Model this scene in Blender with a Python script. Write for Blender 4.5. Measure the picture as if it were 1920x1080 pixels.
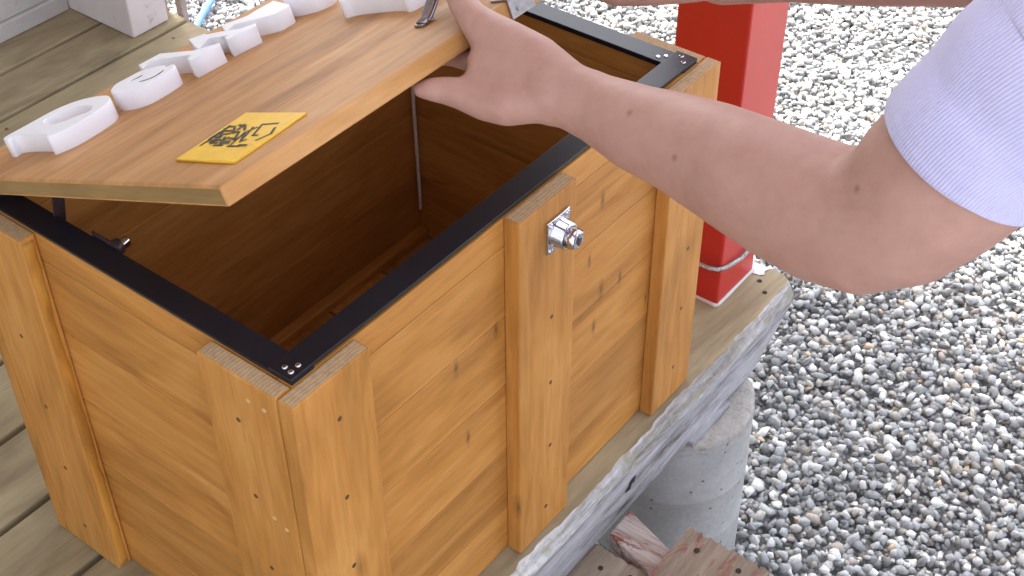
import bpy, bmesh, math, random
import numpy as np
from math import radians, sin, cos, pi
from mathutils import Vector, Matrix, noise

random.seed(7)
rng = np.random.default_rng(11)
for o in list(bpy.data.objects):
    bpy.data.objects.remove(o)
scene = bpy.context.scene
col = scene.collection

# ------------------------------------------------------------------ camera
cd = bpy.data.cameras.new('camera')
cam = bpy.data.objects.new('camera', cd)
cam.location = (-0.50435, -0.61779, 0.77664)
cam.rotation_euler = (0.856627, 0.0064033, -0.9124415)
cd.sensor_width = 36.0
cd.lens = 48.43
cd.clip_start = 0.02
cd.clip_end = 400
col.objects.link(cam)
scene.camera = cam

# ------------------------------------------------------------------ world, sun, exposure
SUN_EL, SUN_AZ = radians(64), radians(-68)      # azimuth measured from +X towards -Y: the sun stands behind the house
world = bpy.data.worlds.new('World')
scene.world = world
world.use_nodes = True
wn = world.node_tree
bg = wn.nodes['Background']
sky = wn.nodes.new('ShaderNodeTexSky')
sky.sky_type = 'NISHITA'
sky.sun_disc = False
sky.sun_elevation = SUN_EL
sky.sun_rotation = radians(90) + SUN_AZ
sky.air_density = 1.0
sky.dust_density = 4.0
sky.ozone_density = 1.0
hs = wn.nodes.new('ShaderNodeHueSaturation')
hs.inputs['Saturation'].default_value = 0.4
wn.links.new(sky.outputs[0], hs.inputs['Color'])
wn.links.new(hs.outputs[0], bg.inputs[0])
bg.inputs[1].default_value = 0.15
sd = bpy.data.lights.new('sun', 'SUN')
sd.energy = 2.4
sd.angle = radians(9)
sd.color = (1.0, 0.96, 0.9)
sun = bpy.data.objects.new('sun', sd)
sdir = Vector((cos(SUN_EL) * cos(SUN_AZ), -cos(SUN_EL) * sin(SUN_AZ), sin(SUN_EL)))
sun.rotation_euler = sdir.to_track_quat('Z', 'Y').to_euler()
sun.location = (3, -2, 6)
col.objects.link(sun)
scene.view_settings.view_transform = 'Standard'
scene.view_settings.look = 'None'
scene.view_settings.gamma = 1
scene.view_settings.exposure = 2.05

# ------------------------------------------------------------------ materials
MATS = {}


class NT:
    def __init__(s, name):
        s.m = bpy.data.materials.new(name)
        s.m.use_nodes = True
        s.t = s.m.node_tree
        s.b = s.t.nodes['Principled BSDF']
        MATS[name] = s.m

    def n(s, typ, **kw):
        nd = s.t.nodes.new('ShaderNode' + typ)
        for k, v in kw.items():
            if k.startswith('i_'):
                nd.inputs[k[2:].replace('_', ' ')].default_value = v
            else:
                setattr(nd, k, v)
        return nd

    def l(s, a, b):
        s.t.links.new(a, b)

    def coord(s, scale=(1, 1, 1), island=True, out='Object', rot=(0, 0, 0)):
        tc = s.n('TexCoord')
        src = tc.outputs[out]
        if island:
            g = s.n('NewGeometry')
            mm = s.n('VectorMath', operation='SCALE')
            cx = s.n('CombineXYZ')
            for i, f in enumerate((7.3, 11.9, 5.7)):
                q = s.n('Math', operation='MULTIPLY')
                q.inputs[1].default_value = f
                s.l(g.outputs['Random Per Island'], q.inputs[0])
                s.l(q.outputs[0], cx.inputs[i])
            ad = s.n('VectorMath', operation='ADD')
            s.l(src, ad.inputs[0])
            s.l(cx.outputs[0], ad.inputs[1])
            src = ad.outputs[0]
        mp = s.n('Mapping')
        mp.inputs['Scale'].default_value = scale
        mp.inputs['Rotation'].default_value = rot
        s.l(src, mp.inputs['Vector'])
        return mp.outputs[0]

    def noise(s, vec, scale, detail=4, rough=0.55, dist=0.0):
        nd = s.n('TexNoise')
        nd.inputs['Scale'].default_value = scale
        nd.inputs['Detail'].default_value = detail
        nd.inputs['Roughness'].default_value = rough
        nd.inputs['Distortion'].default_value = dist
        s.l(vec, nd.inputs['Vector'])
        return nd.outputs['Fac']

    def ramp(s, fac, stops, interp='LINEAR'):
        r = s.n('ValToRGB')
        r.color_ramp.interpolation = interp
        e = r.color_ramp.elements
        while len(e) > 1:
            e.remove(e[-1])
        e[0].position = stops[0][0]
        e[0].color = (*stops[0][1], 1) if len(stops[0][1]) == 3 else stops[0][1]
        for p, c in stops[1:]:
            x = e.new(p)
            x.color = (*c, 1) if len(c) == 3 else c
        s.l(fac, r.inputs[0])
        return r.outputs[0]

    def mix(s, fac, a, b, mode='MIX'):
        mx = s.n('Mix', data_type='RGBA', blend_type=mode)
        if isinstance(fac, (int, float)):
            mx.inputs[0].default_value = fac
        else:
            s.l(fac, mx.inputs[0])
        for v, i in ((a, 6), (b, 7)):
            if isinstance(v, tuple):
                mx.inputs[i].default_value = (*v, 1) if len(v) == 3 else v
            else:
                s.l(v, mx.inputs[i])
        return mx.outputs[2]

    def bump(s, h, strength=0.3, dist=0.002, prev=None):
        b = s.n('Bump')
        b.inputs['Strength'].default_value = strength
        b.inputs['Distance'].default_value = dist
        s.l(h, b.inputs['Height'])
        if prev:
            s.l(prev, b.inputs['Normal'])
        return b.outputs[0]

    def done(s, color, rough=0.5, normal=None, metal=0.0, spec=0.5):
        if isinstance(color, tuple):
            s.b.inputs['Base Color'].default_value = (*color, 1)
        else:
            s.l(color, s.b.inputs['Base Color'])
        if isinstance(rough, (int, float)):
            s.b.inputs['Roughness'].default_value = rough
        else:
            s.l(rough, s.b.inputs['Roughness'])
        s.b.inputs['Metallic'].default_value = metal
        s.b.inputs['Specular IOR Level'].default_value = spec
        if normal:
            s.l(normal, s.b.inputs['Normal'])
        return s.m


def g3(v):
    return (v, v, v)


def wood(name, axis, dark, mid, light, rough=0.5, spots=(), knots=0.5, blotch=0.5, fine=0.36, bump=0.22, knotcol=(0.09, 0.035, 0.01)):
    """stained softwood, grain running along axis 0/1/2"""
    w = NT(name)
    sc = [1, 1, 1]
    sc[axis] = 0.085
    v = w.coord(tuple(sc))
    f1 = w.noise(v, 75, 5, 0.6, 0.9)
    f2 = w.noise(v, 260, 4, 0.6, 0.2)
    sc2 = [1, 1, 1]
    sc2[axis] = 0.3
    v2 = w.coord(tuple(sc2))
    bl = w.noise(v2, 13, 3, 0.6, 0.7)
    c = w.ramp(f1, [(0.28, dark), (0.5, mid), (0.74, light)])
    c2 = w.ramp(bl, [(0.3, tuple(x * 0.72 for x in dark)), (0.5, mid), (0.72, tuple(min(1, x * 1.12) for x in light))])
    c = w.mix(blotch, c, c2)
    ff = w.ramp(f2, [(0.25, g3(0.62)), (0.5, g3(0.96)), (0.8, g3(1.1))])
    c = w.mix(fine, c, ff, 'MULTIPLY')
    # broad island to island difference
    g = w.n('NewGeometry')
    isl = w.ramp(g.outputs['Random Per Island'], [(0, g3(0.86)), (1, g3(1.08))])
    c = w.mix(1.0, c, isl, 'MULTIPLY')
    # knots
    sk = [1, 1, 1]
    sk[axis] = 0.42
    vk = w.coord(tuple(sk))
    vo = w.n('TexVoronoi')
    vo.inputs['Scale'].default_value = 17
    vo.inputs['Randomness'].default_value = 1
    w.l(vk, vo.inputs['Vector'])
    kn = w.ramp(vo.outputs['Distance'], [(0.0, g3(1)), (0.06, g3(0.9)), (0.1, g3(0.32)), (0.2, g3(0))])
    pick = w.n('SeparateColor')
    w.l(vo.outputs['Color'], pick.inputs[0])
    gt = w.n('Math', operation='GREATER_THAN')
    gt.inputs[1].default_value = 1 - knots
    w.l(pick.outputs[0], gt.inputs[0])
    km = w.n('Math', operation='MULTIPLY')
    w.l(kn, km.inputs[0])
    w.l(gt.outputs[0], km.inputs[1])
    c = w.mix(km.outputs[0], c, knotcol)
    if spots:
        tc = w.n('TexCoord')
        wob = w.noise(tc.outputs['Object'], 160, 3, 0.6)
        for (px_, pz_, r_) in spots:
            sub = w.n('VectorMath', operation='SUBTRACT')
            sub.inputs[1].default_value = (px_, 0.0, pz_)
            w.l(tc.outputs['Object'], sub.inputs[0])
            mp = w.n('Mapping')
            mp.inputs['Rotation'].default_value = (0, radians(28), 0)
            mp.inputs['Scale'].default_value = (1.7, 1.0, 0.55)
            w.l(sub.outputs[0], mp.inputs['Vector'])
            ln = w.n('VectorMath', operation='LENGTH')
            w.l(mp.outputs[0], ln.inputs[0])
            ad = w.n('Math', operation='MULTIPLY_ADD')
            ad.inputs[1].default_value = 0.006
            w.l(wob, ad.inputs[0])
            w.l(ln.outputs['Value'], ad.inputs[2])
            k_ = w.ramp(ad.outputs[0], [(0.003 + r_ * 0.5, g3(0.85)), (0.003 + r_, g3(0.45)), (0.003 + r_ * 2.6, g3(0))])
            c = w.mix(k_, c, (0.14, 0.06, 0.015))
    nb = w.bump(f2, bump, 0.0012)
    nb = w.bump(f1, bump * 0.8, 0.0018, nb)
    rr = w.ramp(f1, [(0.2, g3(rough + 0.12)), (0.8, g3(rough - 0.06))])
    return w.done(c, rr, nb, spec=0.4)


D_, M_, L_ = (0.35, 0.138, 0.024), (0.52, 0.222, 0.046), (0.62, 0.31, 0.09)
for ax, nm in ((0, 'x'), (1, 'y'), (2, 'z')):
    wood('stained_pine_' + nm, ax, D_, M_, L_, knots=0.0 if ax == 0 else 0.1, spots=() if ax else (
        (0.4782, -0.2098, 0.003), (0.4418, -0.2026, 0.004), (0.4169, -0.1462, 0.0025), (0.4368, -0.0779, 0.0035), (0.2596, -0.128, 0.003),
        (0.1984, -0.1325, 0.003), (0.2121, -0.2399, 0.0028), (0.4304, -0.2483, 0.003), (0.5365, -0.282, 0.0022)))
wood('lid_pine', 0, (0.38, 0.165, 0.045), (0.53, 0.26, 0.085), (0.62, 0.34, 0.15), rough=0.5, knots=0.12, blotch=0.6)
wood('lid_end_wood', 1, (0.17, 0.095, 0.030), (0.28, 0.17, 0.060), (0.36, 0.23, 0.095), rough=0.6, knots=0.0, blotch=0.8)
wood('bark_edge', 2, (0.20, 0.075, 0.012), (0.46, 0.20, 0.03), (0.66, 0.34, 0.07), rough=0.5, knots=0.3, blotch=0.9)
# end grain
w = NT('end_grain')
v = w.coord((1, 1, 1))
wv = w.n('TexWave', wave_type='RINGS')
wv.inputs['Scale'].default_value = 95
wv.inputs['Distortion'].default_value = 3.5
wv.inputs['Detail'].default_value = 2
w.l(v, wv.inputs['Vector'])
e1_ = w.noise(v, 190, 4, 0.7)
c = w.ramp(wv.outputs['Fac'], [(0.0, (0.44, 0.29, 0.16)), (0.6, (0.52, 0.35, 0.20)), (1, (0.56, 0.39, 0.235))])
c = w.mix(0.55, c, w.ramp(e1_, [(0.3, g3(0.6)), (0.6, g3(1.0))]), 'MULTIPLY')
w.done(c, 0.75, w.bump(e1_, 0.4, 0.001), spec=0.2)

wood('deck_wood', 0, (0.23, 0.175, 0.105), (0.335, 0.268, 0.158), (0.42, 0.34, 0.21), rough=0.65, knots=0.15, blotch=0.75, fine=0.45)
wood('step_wood', 0, (0.15, 0.105, 0.075), (0.25, 0.19, 0.14), (0.40, 0.33, 0.27), rough=0.75, knots=0.3, blotch=0.6, fine=0.8, bump=0.6)

m_ = MATS['step_wood']
nt_ = m_.node_tree
bs_ = nt_.nodes['Principled BSDF']
src_ = bs_.inputs['Base Color'].links[0].from_socket
q_ = NT.__new__(NT)
q_.m, q_.t, q_.b = m_, nt_, bs_
vv_ = q_.coord((0.35, 1, 1), island=False)
mk_ = q_.ramp(q_.noise(vv_, 42, 7, 0.75, 0.6), [(0.55, g3(0)), (0.62, g3(0.8))])
q_.l(q_.mix(mk_, src_, (0.22, 0.07, 0.05)), bs_.inputs['Base Color'])

# weathered grey timber
def weathered(name, axis, a, b, c_, crack=(0.045, 0.042, 0.045), moss=None, scale=34):
    w = NT(name)
    sc = [1, 1, 1]
    sc[axis] = 0.10
    v = w.coord(tuple(sc), island=False)
    f = w.noise(v, scale, 8, 0.72, 0.6)
    f2 = w.noise(v, scale * 6, 6, 0.7, 0.3)
    v3 = w.coord((1, 1, 1), island=False)
    bl = w.noise(v3, 30, 6, 0.7)
    c = w.ramp(f, [(0.31, crack), (0.39, a), (0.50, b), (0.64, c_)])
    c = w.mix(0.7, c, w.ramp(f2, [(0.3, g3(0.42)), (0.48, g3(0.9)), (0.7, g3(1.1))]), 'MULTIPLY')
    c = w.mix(0.35, c, w.ramp(bl, [(0.35, g3(0.7)), (0.6, g3(1.1))]), 'MULTIPLY')
    if moss:
        c = w.mix(w.ramp(bl, [(0.5, g3(0)), (0.62, g3(0.75))]), c, moss)
    nb = w.bump(f2, 0.8, 0.0016)
    nb = w.bump(f, 0.8, 0.003, nb)
    return w.done(c, 0.85, nb, spec=0.2)


weathered('weathered_grey', 0, (0.23, 0.215, 0.22), (0.41, 0.395, 0.42), (0.58, 0.56, 0.60))
weathered('weathered_pale', 0, (0.24, 0.21, 0.19), (0.46, 0.44, 0.44), (0.80, 0.78, 0.79), crack=(0.10, 0.09, 0.08), moss=(0.30, 0.27, 0.19))
# flaking red-brown paint on a stringer
w = NT('flaking_red_paint')
v = w.coord((1, 0.08, 1), island=False)
f = w.noise(v, 70, 8, 0.75, 0.7)
v2 = w.coord((1, 0.6, 1), island=False)
f2 = w.noise(v2, 60, 5, 0.7)
pa = w.ramp(f2, [(0.3, (0.14, 0.035, 0.025)), (0.7, (0.30, 0.09, 0.06))])
wo = w.ramp(f, [(0.3, (0.05, 0.035, 0.03)), (0.42, (0.30, 0.22, 0.19)), (0.6, (0.52, 0.44, 0.40)), (0.8, (0.68, 0.62, 0.6))])
msk = w.ramp(w.noise(w.coord((1, 0.25, 1), island=False), 48, 7, 0.75, 0.5), [(0.52, g3(0)), (0.60, g3(1))])
c = w.mix(msk, wo, pa)
w.done(c, 0.8, w.bump(f, 0.9, 0.002), spec=0.2)

# concrete
w = NT('concrete')
v = w.coord((1, 1, 1), island=False)
f = w.noise(v, 9, 8, 0.7)
f2 = w.noise(v, 140, 5, 0.7)
c = w.ramp(f, [(0.3, (0.40, 0.39, 0.39)), (0.55, (0.50, 0.49, 0.49)), (0.75, (0.58, 0.57, 0.57))])
c = w.mix(0.35, c, w.ramp(f2, [(0.3, g3(0.6)), (0.6, g3(1.05))]), 'MULTIPLY')
vo = w.n('TexVoronoi')
vo.inputs['Scale'].default_value = 75
w.l(v, vo.inputs['Vector'])
sp = w.n('SeparateColor')
w.l(vo.outputs['Color'], sp.inputs[0])
gt = w.n('Math', operation='GREATER_THAN')
gt.inputs[1].default_value = 0.8
w.l(sp.outputs[0], gt.inputs[0])
pit = w.ramp(vo.outputs['Distance'], [(0.10, g3(1)), (0.2, g3(0))])
pm = w.n('Math', operation='MULTIPLY')
w.l(pit, pm.inputs[0])
w.l(gt.outputs[0], pm.inputs[1])
c = w.mix(pm.outputs[0], c, (0.10, 0.10, 0.10))
nb = w.bump(f2, 0.35, 0.001)
w.done(c, 0.85, nb, spec=0.2)
w = NT('concrete_cap')
v = w.coord((1, 1, 1), island=False)
f = w.noise(v, 60, 8, 0.8)
c = w.ramp(f, [(0.32, (0.16, 0.14, 0.12)), (0.45, (0.46, 0.42, 0.385)), (0.7, (0.60, 0.57, 0.545))])
w.done(c, 0.9, w.bump(f, 1.0, 0.005), spec=0.2)

# paints
def paint(name, colr, rough=0.35, var=0.12, scale=12, bump=0.06, coat=0.0, dirt=None):
    w = NT(name)
    v = w.coord((1, 1, 1), island=False)
    f = w.noise(v, scale, 6, 0.65)
    f2 = w.noise(v, 240, 3, 0.6)
    c = w.ramp(f, [(0.3, tuple(x * (1 - var) for x in colr)), (0.7, tuple(min(1, x * (1 + var * 0.5)) for x in colr))])
    if dirt:
        f3 = w.noise(v, 38, 7, 0.75)
        c = w.mix(w.ramp(f3, [(0.58, g3(0)), (0.7, g3(0.8))]), c, dirt)
    w.done(c, rough, w.bump(f2, bump, 0.0008))
    w.b.inputs['Coat Weight'].default_value = coat
    return w.m


paint('red_paint', (0.50, 0.024, 0.018), 0.36, 0.14, scale=5, bump=0.12)
paint('black_paint', (0.009, 0.011, 0.019), 0.36, 0.3, bump=0.10)
paint('dark_bracket', (0.045, 0.028, 0.035), 0.3, 0.3)
paint('white_letter', (0.90, 0.89, 0.94), 0.4, 0.03, bump=0.03)
paint('white_wall', (0.50, 0.49, 0.47), 0.6, 0.1, dirt=(0.32, 0.30, 0.27))
paint('white_post_paint', (0.66, 0.60, 0.61), 0.5, 0.1, dirt=(0.42, 0.36, 0.33))
paint('plinth', (0.42, 0.34, 0.31), 0.8, 0.3, bump=0.8, dirt=(0.22, 0.17, 0.14))
paint('blue_plastic', (0.12, 0.30, 0.75), 0.3, 0.1, coat=0.3)
paint('yellow_plastic', (0.90, 0.54, 0.03), 0.42, 0.12, scale=60, dirt=(0.86, 0.66, 0.22))
paint('ink_and_slot_shade', (0.035, 0.03, 0.015), 0.5, 0.3)
paint('sealant', (0.72, 0.68, 0.68), 0.6, 0.2, bump=0.4, dirt=(0.4, 0.33, 0.28))
paint('nail_head', (0.12, 0.055, 0.022), 0.5, 0.4)
paint('filler', (0.62, 0.42, 0.2), 0.7, 0.1)
paint('dark_underside', (0.03, 0.025, 0.02), 0.9, 0.3)
paint('shingle', (0.09, 0.085, 0.08), 0.9, 0.3, bump=0.5)
paint('ceiling_board', (0.62, 0.50, 0.36), 0.8, 0.2)
paint('hair', (0.018, 0.013, 0.01), 0.5, 0.4, bump=0.6)
paint('trouser_cloth', (0.045, 0.05, 0.07), 0.9, 0.2, bump=0.4)
paint('shoe', (0.06, 0.06, 0.06), 0.6, 0.3)
w = NT('chrome')
v = w.coord((1, 1, 1), island=False)
f = w.noise(v, 40, 3)
w.done((0.66, 0.65, 0.69), w.ramp(f, [(0.3, g3(0.06)), (0.7, g3(0.14))]), metal=1.0)
w = NT('dark_chrome')
w.done((0.34, 0.30, 0.34), 0.22, metal=1.0)
w = NT('brushed_steel')
v = w.coord((1, 0.1, 1), island=False)
w.done(w.ramp(w.noise(v, 200, 3), [(0.3, (0.36, 0.36, 0.38)), (0.7, (0.5, 0.5, 0.53))]), 0.4, metal=0.9)
w = NT('steel_wire')
v = w.coord((1, 1, 1), island=False)
f = w.noise(v, 500, 2)
w.done(w.ramp(f, [(0.35, g3(0.22)), (0.65, g3(0.6))]), 0.38, metal=0.85)
w = NT('cord_fibre')
v = w.coord((1, 1, 1), island=False)
f = w.noise(v, 900, 2)
w.done(w.ramp(f, [(0.3, (0.60, 0.54, 0.50)), (0.7, (0.88, 0.82, 0.80))]), 0.7)

# shirt fabric: ribbed lilac-white knit
w = NT('shirt_knit')
v = w.coord((1, 1, 1), island=False, out='UV')
wv = w.n('TexWave', wave_type='BANDS', bands_direction='X')
wv.inputs['Scale'].default_value = 7.5
wv.inputs['Distortion'].default_value = 0.6
wv.inputs['Detail'].default_value = 2
w.l(v, wv.inputs['Vector'])
vo_ = w.coord((1, 1, 1), island=False)
fn = w.noise(vo_, 700, 3, 0.7)
fb = w.noise(vo_, 9, 3, 0.6)
c = w.ramp(fb, [(0.3, (0.55, 0.525, 0.80)), (0.7, (0.63, 0.60, 0.86))])
c = w.mix(0.2, c, w.ramp(wv.outputs['Fac'], [(0.0, g3(0.72)), (1, g3(1.05))]), 'MULTIPLY')
nb = w.bump(wv.outputs['Fac'], 0.5, 0.0010)
nb = w.bump(fn, 0.25, 0.0006, nb)
w.done(c, 0.85, nb, spec=0.2)
w.b.inputs['Sheen Weight'].default_value = 0.3

# skin
w = NT('skin')
v = w.coord((1, 1, 1), island=False)
f = w.noise(v, 14, 4, 0.6, 0.4)
f2 = w.noise(v, 90, 4, 0.6)
f3 = w.noise(v, 420, 4, 0.65)
c = w.ramp(f, [(0.3, (0.43, 0.235, 0.19)), (0.5, (0.455, 0.258, 0.208)), (0.72, (0.49, 0.285, 0.232))])
c = w.mix(0.45, c, w.ramp(f2, [(0.3, (0.88, 0.80, 0.78)), (0.6, (1.0, 0.98, 0.98))]), 'MULTIPLY')
tc = w.n('TexCoord')
for (pos, r) in (((0.2381, -0.1544, 0.1928), 0.0042), ((0.2228, -0.2110, 0.1876), 0.0038), ((0.1967, -0.3640, 0.2429), 0.0026)):
    d = w.n('VectorMath', operation='DISTANCE')
    d.inputs[1].default_value = pos
    d.label = 'mole'
    w.l(tc.outputs['Object'], d.inputs[0])
    c = w.mix(w.ramp(d.outputs['Value'], [(r * 0.4, g3(0.6)), (r * 0.9, g3(0))]), c, (0.15, 0.06, 0.045))
nb = w.bump(f3, 0.22, 0.0008)
nb = w.bump(f2, 0.15, 0.0015, nb)
w.done(c, 0.48, nb, spec=0.4)
w.b.inputs['Subsurface Weight'].default_value = 0.12
w.b.inputs['Subsurface Radius'].default_value = (1.0, 0.35, 0.2)
w.b.inputs['Subsurface Scale'].default_value = 0.006

# gravel
w = NT('gravel_stone')
g = w.n('NewGeometry')
c = w.ramp(g.outputs['Random Per Island'], [
    (0.0, (0.22, 0.225, 0.225)), (0.08, (0.42, 0.43, 0.435)), (0.18, (0.31, 0.315, 0.32)), (0.29, (0.53, 0.53, 0.53)),
    (0.40, (0.37, 0.375, 0.38)), (0.49, (0.47, 0.445, 0.41)), (0.58, (0.25, 0.25, 0.25)), (0.65, (0.60, 0.60, 0.59)),
    (0.73, (0.35, 0.36, 0.37)), (0.80, (0.82, 0.81, 0.79)), (0.90, (0.44, 0.39, 0.34)), (0.93, (0.34, 0.30, 0.265)), (0.95, (0.50, 0.50, 0.50)), (0.96, (0.60, 0.47, 0.33)), (0.965, (0.88, 0.86, 0.84))], 'CONSTANT')
v = w.coord((1, 1, 1), island=True)
f = w.noise(v, 160, 5, 0.7)
c = w.mix(0.6, c, w.ramp(f, [(0.3, g3(0.62)), (0.55, g3(1.0)), (0.75, g3(1.25))]), 'MULTIPLY')
w.done(c, 0.7, w.bump(f, 0.35, 0.002), spec=0.3)
w = NT('ground_grit')
v = w.coord((1, 1, 1), island=False)
vo = w.n('TexVoronoi')
vo.inputs['Scale'].default_value = 70
w.l(v, vo.inputs['Vector'])
sp = w.n('SeparateColor')
w.l(vo.outputs['Color'], sp.inputs[0])
c = w.ramp(sp.outputs[0], [(0, (0.24, 0.235, 0.23)), (0.5, (0.36, 0.355, 0.35)), (1, (0.5, 0.5, 0.49))])
w.done(c, 0.9, w.bump(vo.outputs['Distance'], 0.8, -0.008), spec=0.2)

# ------------------------------------------------------------------ mesh helpers


def props(o, label=None, cat=None, group=None, kind=None):
    for k, v in (('label', label), ('category', cat), ('group', group), ('kind', kind)):
        if v:
            o[k] = v
    return o


def empty(name, loc=(0, 0, 0), **kw):
    o = bpy.data.objects.new(name, None)
    o.empty_display_size = 0.1
    o.location = loc
    col.objects.link(o)
    return props(o, **kw)


def parent(o, par):
    if par is not None:
        o.parent = par
        # geometry is written in world coordinates: cancel the parent's own offset
        o.matrix_parent_inverse = Matrix.Translation(-Vector(par.location)) if par.get('_lid') is None else Matrix.Identity(4)
    return o


def obj(name, bm, mats, par=None, smooth=False, local=False, **kw):
    me = bpy.data.meshes.new(name)
    if isinstance(bm, bmesh.types.BMesh):
        bm.normal_update()
        bm.to_mesh(me)
        bm.free()
    else:
        me = bm
    if isinstance(mats, str):
        mats = [mats]
    if not me.materials:
        for m in mats:
            me.materials.append(MATS[m])
    if smooth:
        me.polygons.foreach_set('use_smooth', [True] * len(me.polygons))
    o = bpy.data.objects.new(name, me)
    col.objects.link(o)
    if par is not None:
        if local:
            o.parent = par
        else:
            parent(o, par)
    return props(o, **kw)


def boxb(bm, lo, hi, bev=0.0012, mi=0, ends=None, seg=2):
    """bevelled box; ends=(axis, material index) gives the two end faces their own material"""
    vs = [bm.verts.new((x, y, z)) for x in (lo[0], hi[0]) for y in (lo[1], hi[1]) for z in (lo[2], hi[2])]
    idx = [(0, 1, 3, 2), (4, 6, 7, 5), (0, 4, 5, 1), (2, 3, 7, 6), (0, 2, 6, 4), (1, 5, 7, 3)]
    fs = [bm.faces.new([vs[i] for i in f]) for f in idx]
    for f in fs:
        f.material_index = mi
    if ends:
        ax, em = ends
        a, b = ((0, 1), (2, 3), (4, 5))[ax]
        fs[a].material_index = em
        fs[b].material_index = em
    if bev > 0:
        es = {e for f in fs for e in f.edges}
        bmesh.ops.bevel(bm, geom=list(es), offset=bev, segments=seg, affect='EDGES', profile=0.5)
    return fs


def frames(pts):
    P = [Vector(q) for q in pts]
    T = []
    for i in range(len(P)):
        a = P[max(0, i - 1)]
        b = P[min(len(P) - 1, i + 1)]
        T.append((b - a).normalized())
    up = Vector((0, 0, 1)) if abs(T[0].z) < 0.9 else Vector((1, 0, 0))
    N = [(up - T[0] * up.dot(T[0])).normalized()]
    for i in range(1, len(P)):
        n_ = N[-1] - T[i] * N[-1].dot(T[i])
        N.append(n_.normalized())
    return P, T, N


def tube(bm, pts, rad, seg=12, cap=True, round_cap=False, mi=0, flat=None):
    """flat = (direction, factor): squash sections along a direction"""
    if not isinstance(rad, (list, tuple)):
        rad = [rad] * len(pts)
    P, T, N = frames(pts)
    rad = list(rad)
    if round_cap:
        for end in (0, 1):
            i = 0 if end == 0 else len(P) - 1
            s = -1 if end == 0 else 1
            p0, t0, n0, r0 = P[i].copy(), T[i], N[i], rad[i]
            add = []
            for a in (30, 58, 80):
                add.append((p0 + t0 * (s * r0 * sin(radians(a))), t0, n0, r0 * cos(radians(a))))
            if end == 0:
                add.reverse()
                P, T, N, rad = [q[0] for q in add] + P, [q[1] for q in add] + T, [q[2] for q in add] + N, [q[3] for q in add] + rad
            else:
                P, T, N, rad = P + [q[0] for q in add], T + [q[1] for q in add], N + [q[2] for q in add], rad + [q[3] for q in add]
    rings = []
    for p_, t_, n_, r_ in zip(P, T, N, rad):
        b_ = t_.cross(n_)
        ring = []
        for k in range(seg):
            a = 2 * pi * k / seg
            o_ = (n_ * cos(a) + b_ * sin(a)) * r_
            if flat:
                d = Vector(flat[0]).normalized()
                o_ -= d * (o_.dot(d) * (1 - flat[1]))
            ring.append(bm.verts.new(p_ + o_))
        rings.append(ring)
    for a, b in zip(rings, rings[1:]):
        for k in range(seg):
            f = bm.faces.new([a[k], a[(k + 1) % seg], b[(k + 1) % seg], b[k]])
            f.material_index = mi
            f.smooth = True
    if cap:
        f = bm.faces.new(list(reversed(rings[0])))
        f.material_index = mi
        f = bm.faces.new(rings[-1])
        f.material_index = mi
    return rings


def cyl(bm, c, axis, r, depth, seg=24, mi=0, bev=0.0):
    a = Vector(axis).normalized()
    c = Vector(c)
    if bev > 0:
        tube(bm, [c, c + a * 1e-5, c + a * (depth - bev), c + a * depth], [r * 1.0, r, r, r - bev], seg, mi=mi)
    else:
        tube(bm, [c, c + a * depth], [r, r], seg, mi=mi)


def extrude_poly(outline, holes, z0, z1, bev=0.001):
    cu = bpy.data.curves.new('c', 'CURVE')
    cu.dimensions = '2D'
    cu.fill_mode = 'BOTH'
    for ring in [outline] + holes:
        sp_ = cu.splines.new('POLY')
        sp_.points.add(len(ring) - 1)
        for q, (x, y) in zip(sp_.points, ring):
            q.co = (x, y, 0, 1)
        sp_.use_cyclic_u = True
    cu.extrude = (z1 - z0) / 2 - bev
    cu.bevel_depth = bev
    cu.bevel_resolution = 1
    cu.offset = -bev
    co = bpy.data.objects.new('c', cu)
    me = bpy.data.meshes.new_from_object(co)
    bpy.data.objects.remove(co)
    me.transform(Matrix.Translation((0, 0, (z0 + z1) / 2)))
    me.materials.clear()
    return me


def chaikin(pts, n=2, closed=True):
    for _ in range(n):
        out = []
        m = len(pts)
        for i in range(m if closed else m - 1):
            a, b = pts[i], pts[(i + 1) % m]
            out.append(tuple(a[k] * 0.78 + b[k] * 0.22 for k in range(len(a))))
            out.append(tuple(a[k] * 0.22 + b[k] * 0.78 for k in range(len(a))))
        pts = out
    return pts


# ------------------------------------------------------------------ dimensions (metres; rim plane at z = 0)
L, W, H, T = 0.608, 0.415, 0.4736, 0.018
DECK = -H
GROUND = -H - 0.40

# ------------------------------------------------------------------ ground and gravel
bm = bmesh.new()
bmesh.ops.create_grid(bm, x_segments=4, y_segments=4, size=60, matrix=Matrix.Translation((0, 0, GROUND - 0.012)))
obj('ground', bm, 'ground_grit', kind='structure')


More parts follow.
